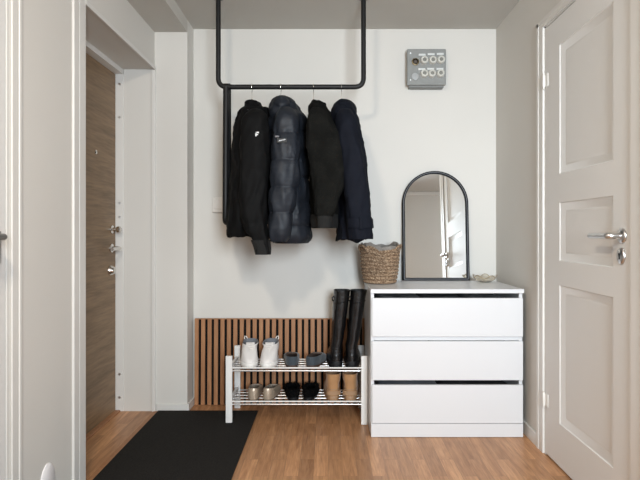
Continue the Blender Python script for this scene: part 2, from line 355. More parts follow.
# ---------------------------------------------------------------- coats
def fabric(name, col, rough=.85, sheen=.15, bump=.25, bscale=300, vary=.15, spec=.12):
    return mat(name, col, rough, spec=spec, sheen=sheen, bump=bump, bscale=bscale, vary=vary, vscale=12, dist=.004)
def cloth_loft(keys, D, mode='body', fold=.006, seed=0, quilt=None, qa=.010, rows=90, n=72, ex=2.4, hem=0.0, open_bottom=True, sm=3.0):
    """keys: (y, x_left, x_right, depth centre, half depth) measured on the garment; converted to metres at depth D"""
    y0, y1 = keys[0][0], keys[-1][0]; rings = []
    for r in range(rows + 1):
        y = y0 + (y1 - y0) * r / rows
        xl, xr, dc, hd = smooth_interp(keys, y, min(sm, (y - y0) * .999 + .001, (y1 - y) * .999 + .001))
        a = P(xl, y, D); b = P(xr, y, D); cx = (a.x + b.x) / 2; hx = (b.x - a.x) / 2; z = a.z
        q = 0
        if quilt:
            for s, e in zip(quilt, quilt[1:]):
                if s <= y < e: q = qa * (sin(pi * (y - s) / (e - s)) ** .55 - .75)
        R = []
        for k in range(n):
            th = 2 * pi * k / n; c, s = cos(th), sin(th)
            ux = abs(c) ** (2 / ex) * (1 if c >= 0 else -1); uy = abs(s) ** (2 / ex) * (1 if s >= 0 else -1)
            p = Vector((cx + hx * ux, dc + hd * uy, z))
            nn = Vector((c, s, 0))
            n1 = noise.noise(Vector((p.x * 15 + seed + z * 3, p.y * 13, z * 2.6))); n2 = noise.noise(Vector((p.x * 26 - z * 5, p.y * 24 + seed, z * 7)))
            f = fold * ((1 - 3.2 * abs(n1)) * .9 + (.7 - 2.2 * abs(n2)) * .55)
            f *= min(1, .35 + (y - y0) / 25)
            f += .25 * fold * noise.noise(Vector((p.x * 25, p.y * 25, z * 45 + seed)))
            p += nn * (f + q)
            if hem and r > rows * .6: p.z += hem * noise.noise(Vector((th * 1.1 + seed, seed, 0))) * (r / rows - .6) / .4
            R.append(p)
        rings.append(R)
    # turn the hem inwards
    cz = sum((p for p in rings[-1]), Vector()) / n
    rings.append([p + (cz - p) * .10 + Vector((0, 0, .004)) for p in rings[-1]])
    rings.append([p + (cz - p) * .14 + Vector((0, 0, .05)) for p in rings[-3]])
    return loft(rings, True, True)
SD = RD - .205
def arm(far, keys, m, par, **k):
    kk = [(y, xl, xr, (2 * RD - SD if far else SD) + dd, hd) for y, xl, xr, dd, hd in keys]
    return link('sleeve', cloth_loft(kk, SD, **k), m, par, smooth=True)

# 1 black softshell jacket
m1 = fabric('black_softshell', (.0035, .0035, .0037), .75, .0, .1, 200)
t = thing('jacket', 'black shell jacket with small white chest logo, leftmost on the rail', 'jacket', (HX[0], RD, 1.8), 'coats on the rail')
bk = [(103, 250, 258, RD, .035), (106, 247, 262, RD, .06), (109, 243, 265, RD, .10), (113, 240, 268, RD, .135), (118, 238.5, 268, RD, .155), (126, 237, 267, RD, .170), (150, 235, 265, RD, .175), (190, 232, 263, RD, .18), (200, 231.5, 262, RD, .18), (215, 229.5, 260, RD, .185), (232, 229.5, 258, RD, .18), (237, 231, 257, RD, .17)]
link('body', cloth_loft(bk, RD, fold=.011, seed=1, hem=.03, ex=2.1), m1, t, smooth=True)
sk = [(108, 250, 260, .04, .03), (112, 247, 265, .02, .05), (118, 244, 267.5, .0, .058), (130, 242, 268.5, -.005, .060), (160, 241, 268.5, -.01, .060), (190, 241, 267, -.015, .058), (213, 242, 266, -.02, .056), (218, 241.5, 266.5, -.02, .058), (223, 244, 266, -.02, .050), (229, 247, 268, -.02, .054), (240, 253, 270, -.02, .045), (250, 255.5, 271, -.02, .042), (253.5, 256.5, 270.5, -.02, .04)]
arm(False, sk, m1, t, fold=.009, seed=3); arm(True, sk[:-4], m1, t, fold=.009, seed=4)
ck = [(100.5, 251, 253.5, RD - .02, .012), (103, 249.5, 257, RD - .02, .045), (106, 247.5, 261.5, RD - .02, .075), (109, 246, 263, RD - .02, .095), (112, 245, 263, RD - .02, .105), (114, 246, 261, RD - .02, .10)]
link('collar', cloth_loft(ck, RD, fold=.010, rows=26, seed=41, sm=1, ex=2), m1, t, smooth=True)
hk = [(108, 262, 268, RD, .03), (110, 260, 270, RD, .06), (114, 259, 271, RD, .08), (120, 260, 270, RD, .08)]
link('hood', cloth_loft(hk, RD, fold=.008, rows=22, seed=43, sm=1, ex=2), m1, t, smooth=True)
cf = [(y, xl, xr, SD - .02, hd) for y, xl, xr, hd in [(240, 251.5, 270.7, .047), (247, 254, 271.6, .045), (254.3, 255.5, 271.3, .043)]]
link('cuff', cloth_loft(cf, SD, fold=.002, rows=16, seed=5), mat('black_knit', (.0035, .0035, .0035), .9, bump=.4, bscale=200, stretch=(1, 1, .2)), t, smooth=True)
M_logo = mat('white_print', (.75, .76, .78), .5)
lg = []
yl = SD - .078
for (ax, ay, bx_, by_) in ((255.4, 131.8, 256.5, 136.2), (255.4, 131.8, 258.8, 133.1), (256.2, 134.1, 258.0, 135.0)):
    a = P(ax, ay, yl); b = P(bx_, by_, yl); lg.append((a.x, b.x, yl - .0015, yl + .030, b.z, a.z))
link('logo', BOXES(lg), M_logo, t)

# 2 navy puffer
m2 = fabric('navy_nylon', (.0135, .0162, .0220), .5, .0, .12, 120, spec=.22)
t = thing('jacket', 'navy quilted puffer jacket with sleeve patch, second from the left on the rail', 'jacket', (HX[1], RD, 1.8), 'coats on the rail')
bk = [(104, 278, 293, RD, .06), (108, 275, 300, RD, .11), (113, 272, 304, RD, .14), (122, 270, 306, RD, .165), (150, 269.5, 307.5, RD, .175), (190, 270, 309.5, RD, .18), (225, 270.5, 311, RD, .18), (238, 272, 311, RD, .175), (243, 275, 307, RD, .16)]
link('body', cloth_loft(bk, RD, fold=.008, seed=11, quilt=[92, 112, 134, 156, 179, 203, 226, 250], qa=.014, rows=130, ex=2.1), m2, t, smooth=True)
sk = [(106, 281, 290, .04, .03), (110, 278, 294, .02, .05), (118, 275, 297.5, .0, .062), (135, 273, 300, -.005, .068), (160, 272, 300, -.015, .07), (188, 271, 298, -.02, .07), (213, 270, 293, -.02, .066), (236, 269.5, 289.5, -.02, .060), (241.5, 271, 287.5, -.02, .05)]
qs = [98, 134.5, 161, 188, 213, 242]
arm(False, sk, m2, t, fold=.007, seed=13, quilt=qs, qa=.013, rows=130); arm(True, sk, m2, t, fold=.007, seed=14, quilt=qs, qa=.013, rows=130)
ck = [(98, 279, 286, RD - .03, .03), (100, 275.5, 290, RD - .03, .07), (103, 273, 294, RD - .03, .10), (108, 271, 298, RD - .03, .12), (114, 270, 300, RD - .03, .125), (120, 271, 298, RD - .03, .12), (123, 273, 295, RD - .03, .11)]
link('hood', cloth_loft(ck, RD, fold=.012, rows=34, seed=45, sm=1, ex=2.1), m2, t, smooth=True)
ck = [(103, 277, 288, RD - .12, .02), (106, 275, 291, RD - .12, .04), (111, 275, 292, RD - .12, .05), (114, 277, 290, RD - .12, .045)]
link('collar', cloth_loft(ck, RD, fold=.008, rows=24, seed=46, sm=1, ex=2), m2, t, smooth=True)
yl = SD - .0905
lab = bmesh.new(); a = P(277, 138.2, yl); b = P(287, 142.8, yl)
box(lab, a.x, b.x, yl - .003, yl + .016, b.z, a.z, bev=.001)
pt = link('sleeve_patch', lab, mat('patch_black', (.006, .006, .006), .6), t)
scr = bmesh.new()
pts = [P(278.6 + i * .42, 140.9 - i * .09 + .55 * sin(i * 1.9), yl - .0035) for i in range(17)]
tube(scr, pts, .0012, 6); link('lettering', scr, M_logo, pt)
tg = bmesh.new(); a = P(275.0, 135.7, yl - .001); b = P(279, 137.2, yl - .001); box(tg, a.x, b.x, yl - .002, yl + .014, b.z, a.z); link('brand_tag', tg, mat('tag_grey', (.10, .10, .11), .5), t)

# 3 dark wool bomber
m3 = fabric('charcoal_wool', (.0065, .0065, .0058), .95, .0, 1.0, 160, .35, .1)
t = thing('jacket', 'short dark charcoal wool jacket with ribbed hem, third from the left on the rail', 'jacket', (HX[2], RD, 1.8), 'coats on the rail')
bk = [(103, 311, 320, RD, .04), (107, 309, 325, RD, .09), (112, 308, 329, RD, .13), (120, 308, 333, RD, .155), (150, 309, 337, RD, .17), (180, 311, 338, RD, .175), (207, 311.5, 338, RD, .175), (214, 311.5, 338, RD, .17), (226, 312, 337, RD, .165)]
link('body', cloth_loft(bk, RD, fold=.010, seed=21, hem=.01, ex=2.1), m3, t, smooth=True)
sk = [(107, 311, 321, .04, .03), (111, 308, 326, .02, .05), (118, 306.5, 330, .0, .058), (128, 306.5, 335, -.005, .062), (142, 307.5, 340.5, -.01, .062), (158, 309.5, 345, -.015, .058), (172, 311, 345, -.015, .056), (190, 314, 342, -.018, .052), (210, 315.5, 335, -.02, .047), (216, 316.5, 332, -.02, .042)]
arm(False, sk, m3, t, fold=.009, seed=23); arm(True, sk, m3, t, fold=.009, seed=24)
ck = [(101, 312, 315, RD - .02, .015), (103.5, 310.5, 320, RD - .02, .05), (106.5, 310, 324, RD - .02, .08), (110, 309.5, 327, RD - .02, .10), (113, 310, 327, RD - .02, .11), (115, 311, 325, RD - .02, .10)]
link('collar', cloth_loft(ck, RD, fold=.010, rows=26, seed=47, sm=1, ex=2), m3, t, smooth=True)
m3k = mat('charcoal_rib', (.0055, .0055, .005), .95, bump=.8, bscale=160, stretch=(1, 1, .1), dist=.004)
hb = [(y, xl, xr, RD, hd) for y, xl, xr, hd in [(215, 310.5, 339, .170), (221, 310, 339, .172), (228, 311.5, 338, .167)]]
link('hem_band', cloth_loft(hb, RD, fold=.003, rows=16, seed=25), m3k, t, smooth=True)
cf = [(y, xl, xr, SD - .02, hd) for y, xl, xr, hd in [(216, 317, 331.5, .043), (222, 317.5, 331, .042), (228, 318, 330, .040)]]
link('cuff', cloth_loft(cf, SD, fold=.002, rows=14, seed=26), m3k, t, smooth=True)

# 4 navy trench coat
m4 = fabric('navy_gabardine', (.0055, .0068, .0115), .8, .0, .12, 250)
t = thing('coat', 'navy trench coat with strapped cuff, rightmost on the rail', 'coat', (HX[3], RD, 1.8), 'coats on the rail')
bk = [(103, 337, 349, RD, .05), (107, 334, 352, RD, .10), (112, 331, 354, RD, .135), (120, 330, 356.5, RD, .155), (135, 334, 360, RD, .165), (150, 339, 362, RD, .17), (190, 339, 364, RD, .175), (225, 338.5, 366, RD, .175), (240, 337.5, 365, RD, .17)]
link('body', cloth_loft(bk, RD, fold=.012, seed=31, hem=.03, ex=2.1), m4, t, smooth=True)
sk = [(108, 341, 351, .04, .03), (112, 338, 353, .02, .05), (120, 337, 356, .0, .058), (137, 338, 361, -.01, .062), (155, 341, 364.5, -.015, .062), (190, 345, 367.5, -.02, .060), (218, 347.5, 369.5, -.02, .058), (236, 349.5, 371.5, -.02, .054), (239, 350, 371.5, -.02, .052)]
arm(False, sk, m4, t, fold=.008, seed=33); arm(True, sk, m4, t, fold=.008, seed=34)
ck = [(100.5, 340, 343, RD - .02, .015), (102, 338, 350, RD - .02, .05), (105, 335, 353, RD - .02, .08), (109, 333, 355, RD - .02, .10), (113, 332, 355, RD - .02, .115), (117, 334, 353, RD - .02, .11)]
link('collar', cloth_loft(ck, RD, fold=.011, rows=26, seed=49, sm=1, ex=2), m4, t, smooth=True)
st = [(y, xl, xr, SD - .02, hd) for y, xl, xr, hd in [(218.5, 346.6, 372.0, .068), (223, 346.8, 372.8, .070), (228, 347.6, 373, .069)]]
s_ = link('cuff_strap', cloth_loft(st, SD, fold=.002, rows=10, seed=36), m4, t, smooth=True)
a = P(359.5, 217, SD - .085); b = P(362.5, 229.5, SD - .085)
link('strap_loop', BOX(a.x, b.x, SD - .0965, SD - .07, b.z, a.z, bev=.002), m4, t)
a = P(371, 219, SD - .03)
link('buckle', BOX(a.x - .002, a.x + .010, SD - .045, SD - .015, a.z - .048, a.z, bev=.003), mat('buckle_black', (.01, .01, .012), .35), t)

# ---------------------------------------------------------------- outlet and fuse board on the back wall
M_plast = mat('switch_plastic', (.72, .69, .65), .4)
o = thing('wall_switch', 'small white switch plate on the back wall, half behind the hanging loop', 'switch', (-.67, YB, 1.2))
a = P(213, 197.5, YB); b = P(226, 212.5, YB)
link('switch_box', BOX(a.x, b.x, YB - .028, YB, b.z, a.z, bev=.004), M_plast, o)
link('rocker', BOX(a.x + .012, b.x - .012, YB - .033, YB - .027, b.z + .020, a.z - .012, bev=.003), M_plast, o)

M_gray = mat('fuse_board_grey', (.235, .24, .232), .5, bump=.15, bscale=80, vary=.06, vscale=20)
M_gdk = mat('fuse_board_base', (.20, .205, .20), .5)
fx, fz = P(426, 0, 3.22).x, P(0, 68.5, 3.22).z
f = thing('fuse_board', 'old grey fuse board with six white ceramic fuses high on the back wall', 'fuse box', (fx, YB, fz))
link('base_box', BOX(fx - .103, fx + .112, 3.225, YB, fz - .116, fz + .112, bev=.004), M_gdk, f)
link('face_plate', BOX(fx - .119, fx + .121, 3.205, 3.227, fz - .106, fz + .117, bev=.005), M_gray, f)
M_cer = mat('fuse_ceramic', (.68, .67, .62), .3); M_brass = mat('aged_brass', (.25, .20, .12), .4, metal=.8)
def fz_(px, py): return P(px, py, 3.205)
for (px, py) in ((424.1, 60.6), (432.5, 60.6), (440.7, 60.2), (424.1, 74), (431.8, 74), (440.2, 73.8)):
    c = fz_(px, py)
    fu = link('fuse_cap', lathe([(.025, .002), (.024, -.012), (.021, -.024), (.016, -.028), (.014, -.024), (.0001, -.024)], 'y', 28, (c.x, 3.205, c.z)), M_cer, f, smooth=35)
    link('fuse_window', lathe([(.0125, -.0235), (.011, -.027), (.0001, -.028)], 'y', 20, (c.x, 3.205, c.z)), mat('fuse_glass', (.22, .22, .20), .15), fu, smooth=True)
for (px, py) in ((422.2, 54.8), (431.3, 54.3), (440.4, 54), (421.9, 69.2), (430.8, 69), (440, 69)):
    c = fz_(px, py); link('label_strip', BOX(c.x - .022, c.x + .020, 3.2025, 3.206, c.z - .006, c.z + .006), mat('label_paper', (.62, .63, .62), .6), f)
c = fz_(415.3, 62)
link('empty_socket', lathe([(.022, .001), (.022, -.010), (.017, -.012), (.015, 0), (.0001, .0)], 'y', 26, (c.x, 3.205, c.z)), M_brass, f, smooth=35)
link('socket_core', lathe([(.013, -.001), (.011, -.008), (.0001, -.008)], 'y', 20, (c.x, 3.205, c.z)), mat('socket_brown', (.06, .045, .035), .5), f)
c = fz_(415, 76.5)
link('blank_cap', lathe([(.022, .001), (.021, -.004), (.0001, -.006)], 'y', 26, (c.x, 3.205, c.z)), mat('cap_grey', (.36, .37, .37), .4), f, smooth=35)
for (px, py) in ((410.5, 53), (410.5, 80)):
    c = fz_(px, py); link('screw', lathe([(.004, .001), (.004, -.002), (.0001, -.003)], 'y', 12, (c.x, 3.205, c.z)), M_steel, f, smooth=True)

# ---------------------------------------------------------------- chest of drawers
DX0, DX1, DF, DB = .2255, 1.0265, 2.728, 3.212
t = thing('chest_of_drawers', 'white chest of three drawers against the back wall, its drawers slightly open', 'chest of drawers', ((DX0 + DX1) / 2, (DF + DB) / 2, 0))
link('body', BOXES([(DX0, DX0 + .018, DF + .018, DB, .003, .758), (DX1 - .018, DX1, DF + .018, DB, .003, .758), (DX0 + .018, DX1 - .018, DB - .012, DB, .003, .758), (DX0 + .018, DX1 - .018, DF + .06, DB - .012, .05, .066), (DX0 + .018, DX1 - .018, DF + .019, DF + .035, .507, .529)], bev=.0015), M_white, t)
link('top', BOX(DX0 - .002, DX1 + .002, DF - .002, DB + .005, .7585, .780, bev=.0015), M_white, t)
link('plinth', BOX(DX0 + .001, DX1 - .001, DF + .004, DF + .017, .002, .072, bev=.001), M_white, t)
for z0, z1, zb in ((.531, .733, .533), (.302, .506, .330), (.076, .277, .09)):
    dr = link('drawer', BOX(DX0 + .006, DX1 - .003, DF, DF + .0165, z0, z1, bev=.0015), M_white, t)
    link('drawer_box', BOXES([(DX0 + .028, DX0 + .040, DF + .017, DB - .04, zb, z1 - .05), (DX1 - .040, DX1 - .028, DF + .017, DB - .04, zb, z1 - .05),
                              (DX0 + .028, DX1 - .028, DB - .052, DB - .04, zb, z1 - .05), (DX0 + .028, DX1 - .028, DF + .017, DB - .04, zb, zb + .012)]), M_white, dr)
def clothes(x0, x1, y0, y1, z0, z1, m, seed):
    bm = bmesh.new(); box(bm, x0, x1, y0, y1, z0, z1, bev=min(.02, (z1 - z0) / 3), seg=3)
    bmesh.ops.subdivide_edges(bm, edges=[e for e in bm.edges if e.calc_length() > .05], cuts=14, use_grid_fill=True)
    for v in bm.verts:
        v.co += Vector((0, 0, .012 * noise.noise(v.co * 14 + Vector((seed, 0, 0))) * (1 if v.co.z > (z0 + z1) / 2 else 0)))
        v.co.y += .004 * noise.noise(v.co * 22)
    return bm
gm = [mat('cloth_charcoal', (.022, .024, .028), .9, sheen=.1), mat('cloth_slate', (.06, .068, .085), .9, sheen=.1), mat('cloth_black', (.01, .01, .011), .9), mat('cloth_grey', (.12, .12, .125), .9)]
cl = [(.275, .52, .547, .724, gm[0], 'dark charcoal folded garment at the left of the top drawer'), (.525, .76, .547, .722, gm[3], 'grey folded garment in the middle of the top drawer'), (.765, .98, .547, .724, gm[0], 'dark folded garment at the right of the top drawer'),
      (.275, .60, .104, .268, gm[1], 'slate blue folded garment at the left of the bottom drawer'), (.61, .98, .104, .266, gm[2], 'black folded garment at the right of the bottom drawer'), (.60, .97, .344, .496, gm[2], 'black folded garment just visible in the middle drawer')]
for i, (x0, x1, z0, z1, m, lb) in enumerate(cl):
    bm = clothes(x0, x1, DF + .022, DB - .06, z0, z1 - .006, m, i * 3.1)
    tag(link('folded_garment', bm, m, smooth=True), lb, 'clothing', 'folded clothes in the drawers')

# ---------------------------------------------------------------- arched mirror leaning on the back wall
MW, MH = .412, .683; mx, my, mz = .669, 3.208, .7805; TH = .070
t = thing('arched_mirror', 'black framed arched mirror leaning on the wall on top of the chest of drawers', 'mirror', (mx, my, mz))
def arch(w, h, inset, n=28):
    hw = w / 2 - inset; zb = inset; zs = h - w / 2
    return [(-hw, zb), (hw, zb)] + [(hw * cos(pi * k / n), zs + hw * sin(pi * k / n)) for k in range(n + 1)]
def place(x, y, z):    # mirror's own frame, tipped back by TH
    return Vector((mx + x, my + y * cos(TH) + z * sin(TH), mz + z * cos(TH) - y * sin(TH) + .0005))
def arch_band(i0, i1, y0, y1):
    a, b = arch(MW, MH, i0), arch(MW, MH, i1)
    rings = [[place(x, y0, z) for x, z in a], [place(x, y0, z) for x, z in b], [place(x, y1, z) for x, z in b], [place(x, y1, z) for x, z in a]]
    rings.append(rings[0]); bm = loft(rings, False, False); bmesh.ops.remove_doubles(bm, verts=bm.verts, dist=1e-6); return bm
M_mframe = mat('mirror_frame_black', (.006, .0065, .009), .8, spec=.12)
link('outer_frame', arch_band(0, .0065, 0, .022), M_mframe, t)
link('frame_groove', arch_band(.0065, .0105, .0012, .022), mat('mirror_groove', (.13, .135, .145), .6), t)
link('inner_frame', arch_band(.0105, .0165, 0.001, .022), M_mframe, t)
a = arch(MW, MH, .0160)
link('glass', loft([[place(x, .010, z) for x, z in a], [place(x, .014, z) for x, z in a]]), mat('mirror_silver', (.86, .88, .88), .015, metal=1), t)
a = arch(MW, MH, .003)
link('backing_board', loft([[place(x, .0145, z) for x, z in a], [place(x, .0205, z) for x, z in a]]), M_felt, t)

# ---------------------------------------------------------------- seagrass basket
bx, by, bz = .305, 3.055, .7805
t = thing('seagrass_basket', 'round woven seagrass basket with fabric lining, on the left end of the drawers', 'basket', (bx, by, bz))
def seagrass():
    m = bpy.data.materials.new('seagrass'); m.use_nodes = True; nt = m.node_tree; b = nt.nodes['Principled BSDF']; L = nt.links.new
    b.inputs['Roughness'].default_value = .8
    tc = nt.nodes.new('ShaderNodeTexCoord'); n = nt.nodes.new('ShaderNodeTexNoise'); n.inputs['Scale'].default_value = 110; n.inputs['Detail'].default_value = 3
    mp = nt.nodes.new('ShaderNodeMapping'); mp.inputs['Scale'].default_value = (1, 1, 1.8); L(tc.outputs['Object'], mp.inputs[0]); L(mp.outputs[0], n.inputs[0])
    r = nt.nodes.new('ShaderNodeValToRGB'); L(n.outputs[0], r.inputs[0]); e = r.color_ramp.elements
    e[0].position = .30; e[0].color = (.06, .034, .02, 1); e[1].position = .68; e[1].color = (.50, .38, .26, 1)
    k = e.new(.5); k.color = (.25, .155, .09, 1)
    L(r.outputs[0], b.inputs['Base Color']); bp = nt.nodes.new('ShaderNodeBump'); bp.inputs['Distance'].default_value = .004; L(n.outputs[0], bp.inputs['Height']); L(bp.outputs[0], b.inputs['Normal'])
    return m
M_sea = seagrass()
BH = .208; NC = 10
def brad(u): return .088 + .013 * sin(pi * min(1, u * .9)) + .014 * u * u
rings = []
NR = NC * 10; NN = 220
for r in range(NR + 1):
    u = r / NR; ph = u * NC; row = int(min(ph, NC - 1)); fr = ph - row
    R = []
    for k in range(NN):
        a = 2 * pi * k / NN
        rad = brad(u) + .0075 * max(0, sin(pi * fr)) ** .6 + .0022 * sin(a * 44 + row * 1.7 + fr * 3.0) * sin(pi * fr)
        rad += .003 * noise.noise(Vector((cos(a) * 2, sin(a) * 2, u * 3)))
        z = bz + .002 + u * BH + u * u * (.012 * sin(2 * a + .6) + .006 * sin(5 * a))
        R.append(Vector((bx + rad * cos(a), by + rad * sin(a), z)))
    rings.append(R)
link('weave', loft(rings, True, False), M_sea, t, smooth=True)
# lining folded loosely over the rim
M_lin = mat('liner_grey', (.23, .21, .19), .9, bump=.5, bscale=140, vary=.2, vscale=40)
lr = []
for (s, zz) in ((1.03, -.012), (1.06, .004), (1.035, .016), (.98, .018), (.93, .004), (.90, -.05), (.86, -.12), (.5, -.155), (.02, -.155)):
    R = []
    for k in range(120):
        a = 2 * pi * k / 120
        w_ = (.012 * sin(2 * a + .6) + .006 * sin(5 * a)) + (.008 * noise.noise(Vector((cos(a) * 3, sin(a) * 3, 1))) if abs(zz) < .06 else 0)
        rr = brad(1) * s + .005 * noise.noise(Vector((cos(a) * 4, sin(a) * 4, s * 5)))
        R.append(Vector((bx + rr * cos(a), by + rr * sin(a), bz + BH + zz + w_)))
    lr.append(R)
link('lining', loft(lr, False, True), M_lin, t, smooth=True)
for sg in (-1, 1):
    pts = []
    for k in range(13):
        a = pi * k / 12; th = (pi if sg < 0 else 0) + (.45 * cos(a)) + (.35 if sg < 0 else -.35)
        pts.append((bx + (brad(1) + .008 + .010 * sin(a)) * cos(th), by + (brad(1) + .008 + .010 * sin(a)) * sin(th), bz + BH - .02 + .035 * sin(a)))
    link('handle', tube(bmesh.new(), pts, .0075, 10), M_sea, t, smooth=True)
link('liner_label', BOX(bx - .018, bx + .010, by + .078, by + .081, bz + BH - .022, bz + BH - .010), mat('label_white', (.7, .68, .66), .6), t)

# ---------------------------------------------------------------- scalloped glass dish
gx, gy, gz = .935, 3.10, .7805
t = thing('glass_dish', 'small amber tinted glass dish with wavy rim on the right end of the drawers', 'dish', (gx, gy, gz))
rings = []
for r, z, wv in ((.020, 0, 0), (.030, .001, 0), (.042, .008, .2), (.054, .018, .6), (.064, .029, 1), (.067, .034, 1), (.065, .0355, 1), (.062, .032, 1), (.052, .021, .6), (.040, .010, .2), (.024, .006, 0)):
    rings.append([Vector((gx + r * (1 + .07 * wv * cos(5 * a)) * cos(a), gy + r * (1 + .07 * wv * cos(5 * a)) * sin(a), gz + z + .010 * wv * cos(5 * a))) for a in [2 * pi * k / 80 for k in range(80)]])
gl = mat('amber_glass', (.93, .88, .78), .06, trans=.85)
bmg = loft(rings, True, True)
link('bowl', bmg, gl, t, smooth=60)
pts = [(gx + .067 * (1 + .07 * cos(5 * a)) * cos(a), gy + .067 * (1 + .07 * cos(5 * a)) * sin(a), gz + .0352 + .010 * cos(5 * a)) for a in [2 * pi * k / 90 for k in range(90)]]
link('rim', tube(bmesh.new(), pts, .0018, 8, closed=True), mat('gilt_rim', (.34, .26, .15), .3, metal=.8), t, smooth=True)

# ---------------------------------------------------------------- shoe rack
RF, RB = 2.918, 3.19
rx0, rx1 = -.573, .2215
t = thing('shoe_rack', 'white and silver two-tier metal shoe rack in front of the slatted panel', 'shoe rack', ((rx0 + rx1) / 2, 3.06, 0))
zf = .0115
for (x, y, z) in ((rx0, RF, zf), (rx0, RB, .001), (rx1 - .036, RF, .001), (rx1 - .036, RB, .001)):
    if x == rx0: z = .0115 if y < 3.118 else .001
    p = link('post', BOX(x, x + .036, y - .010, y + .010, z, .385, bev=.003), M_rackwhite, t)
UZ, LZ = .300, .112
for zc in (UZ, LZ):
    for x in (rx0 + .010, rx1 - .026):
        link('side_bar', BOX(x, x + .016, RF + .0105, RB - .0105, zc - .014, zc + .022, bev=.002), M_rackwhite, t)
    for i in range(6):
        y = RF + .004 + i * (RB - RF - .008) / 5
        link('shelf_tube', tube(bmesh.new(), [(rx0 + .034 if i in (0, 5) else rx0 + .024, y, zc), (rx1 - .034 if i in (0, 5) else rx1 - .024, y, zc)], .0045, 10), M_tubesil, t, smooth=True)
    link('front_rail', tube(bmesh.new(), [(rx0 + .034, RF - .002, zc + .018), (rx1 - .034, RF - .002, zc + .018)], .0042, 10), M_rackwhite, t, smooth=True)

# ---------------------------------------------------------------- shoes (heels towards the room)
def prof(u):    # half width of a footprint from heel (0) to toe (1)
    return interp([(0, .86), (.15, .86), (.35, .78), (.55, .86), (.70, 1.0), (.85, .95), (1, .70)], u)[0]
def foot_rings(L, W, levels, side, n=56, e=.62):
    out = []
    for (zh, zt, a, b, w, xo) in levels:
        R = []
        for k in range(n):
            th = 2 * pi * k / n; u = (1 - cos(th)) / 2; s = sin(th)
            y = a + (b - a) * u; ug = max(0, min(1, y))
            hw = W / 2 * w * (prof(ug) if b > .6 else interp([(0, .84), (.5, .86), (1, .88)], u)[0]) * (abs(s) ** e) * (1 if s >= 0 else -1)
            R.append(Vector((side * (xo + .006 * sin(ug * pi) * (1 if b > .6 else 0)) + hw, y * L, zh + (zt - zh) * u)))
        out.append(R)
    return out
def shoe(name, label, cat, group, base, yaw, side, L, W, sole, upper, inner, ms, mu, mi, extra=None, heel=None):
    t = thing(name, label, cat, base, group)
    Mx = Matrix.Translation(base) @ Matrix.Rotation(yaw, 4, 'Z')
    def put(nm, rings, m, c0, c1, sm=60, wob=0):
        rr = []
        for R in rings:
            rr.append([Mx @ (p + (Vector((noise.noise(p * 30), noise.noise(p * 30 + Vector((5, 0, 0))), 0)) * wob)) for p in R])
        return link(nm, loft(rr, c0, c1), m, t, smooth=sm)
    put('sole', foot_rings(L, W, sole, side), ms, True, True)
    put('upper', foot_rings(L, W, upper, side), mu, True, False, 70, .0025)
    put('lining', foot_rings(L, W, inner, side), mi, False, True, 70)
    if heel:
        z0, z1, y1 = heel
        put('heel', foot_rings(L, W, [(z0, z0, .01, y1, .90, 0), (z1, z1, .005, y1 + .01, .95, 0)], side), ms, True, True)
    if extra: extra(t, Mx, side, L, W)
    return t
UT = UZ + .0045; LT = LZ + .0045
def tp(T, pts): return [T @ Vector(p) for p in pts]
# white sneakers
M_swh = mat('sneaker_leather', (.74, .71, .69), .5, bump=.1, bscale=80); M_ssole = mat('sneaker_sole', (.78, .76, .73), .5); M_sin = mat('sneaker_lining', (.16, .17, .19), .9)
def sneaker_extra(t, T, side, L, W):
    lm = mat('laces', (.76, .72, .68), .8)
    for i in range(5):
        y = (.53 + i * .050) * L; z = .108 - i * .0080
        link('lace', tube(bmesh.new(), tp(T, [(-.026, y, z - .004), (-.01, y + .003, z + .004), (.01, y - .003, z + .004), (.026, y, z - .004)]), .003, 8), lm, t, smooth=True)
    pts = [(side * .018, .004, .118), (side * .026, -.004, .134), (side * .036, -.004, .136), (side * .038, .006, .124), (side * .030, .010, .112)]
    link('pull_loop', tube(bmesh.new(), tp(T, pts), .0035, 8), lm, t, smooth=True)
    R = foot_rings(L, W, [(.075, .11, .30, .50, .42, 0), (.10, .112, .40, .54, .56, 0), (.121, .123, .44, .50, .54, 0)], side)
    link('tongue', loft([tp(T, r) for r in R]), M_swh, t, smooth=60)
    R = foot_rings(L, W, [(.062, .062, -.004, .10, .55, 0), (.102, .10, .012, .07, .42, 0)], side)
    link('heel_tab', loft([tp(T, r) for r in R]), M_ssole, t, smooth=50)
for i, (hx_, yaw_, sd, lb) in enumerate(((-.474, pi + .13, 1, 'white leather sneaker at the far left of the upper shelf'), (-.340, pi - .05, -1, 'white leather sneaker, right one of the pair on the upper shelf'))):
    b = Vector((hx_, 3.190, UT + .001))
    shoe('sneaker', lb, 'shoe', 'white sneakers', b, yaw_, sd, .245, .110,
         [(0, 0, .015, .99, .92, 0), (.006, .008, 0, 1.0, 1.0, 0), (.026, .024, 0, 1.0, 1.02, 0), (.030, .028, .01, .985, .97, 0)],
         [(.028, .026, .01, .98, .97, 0), (.045, .038, .008, .965, .96, 0), (.062, .052, .010, .90, .92, 0), (.080, .080, .012, .76, 1.0, 0), (.098, .098, .010, .62, 1.0, 0), (.114, .106, .008, .54, 1.0, 0), (.124, .110, .012, .52, .96, 0)],
         [(.124, .110, .012, .52, .96, 0), (.112, .102, .035, .50, .80, 0), (.07, .07, .08, .45, .54, 0), (.045, .045, .08, .5, .5, 0)], M_ssole, M_swh, M_sin, sneaker_extra)
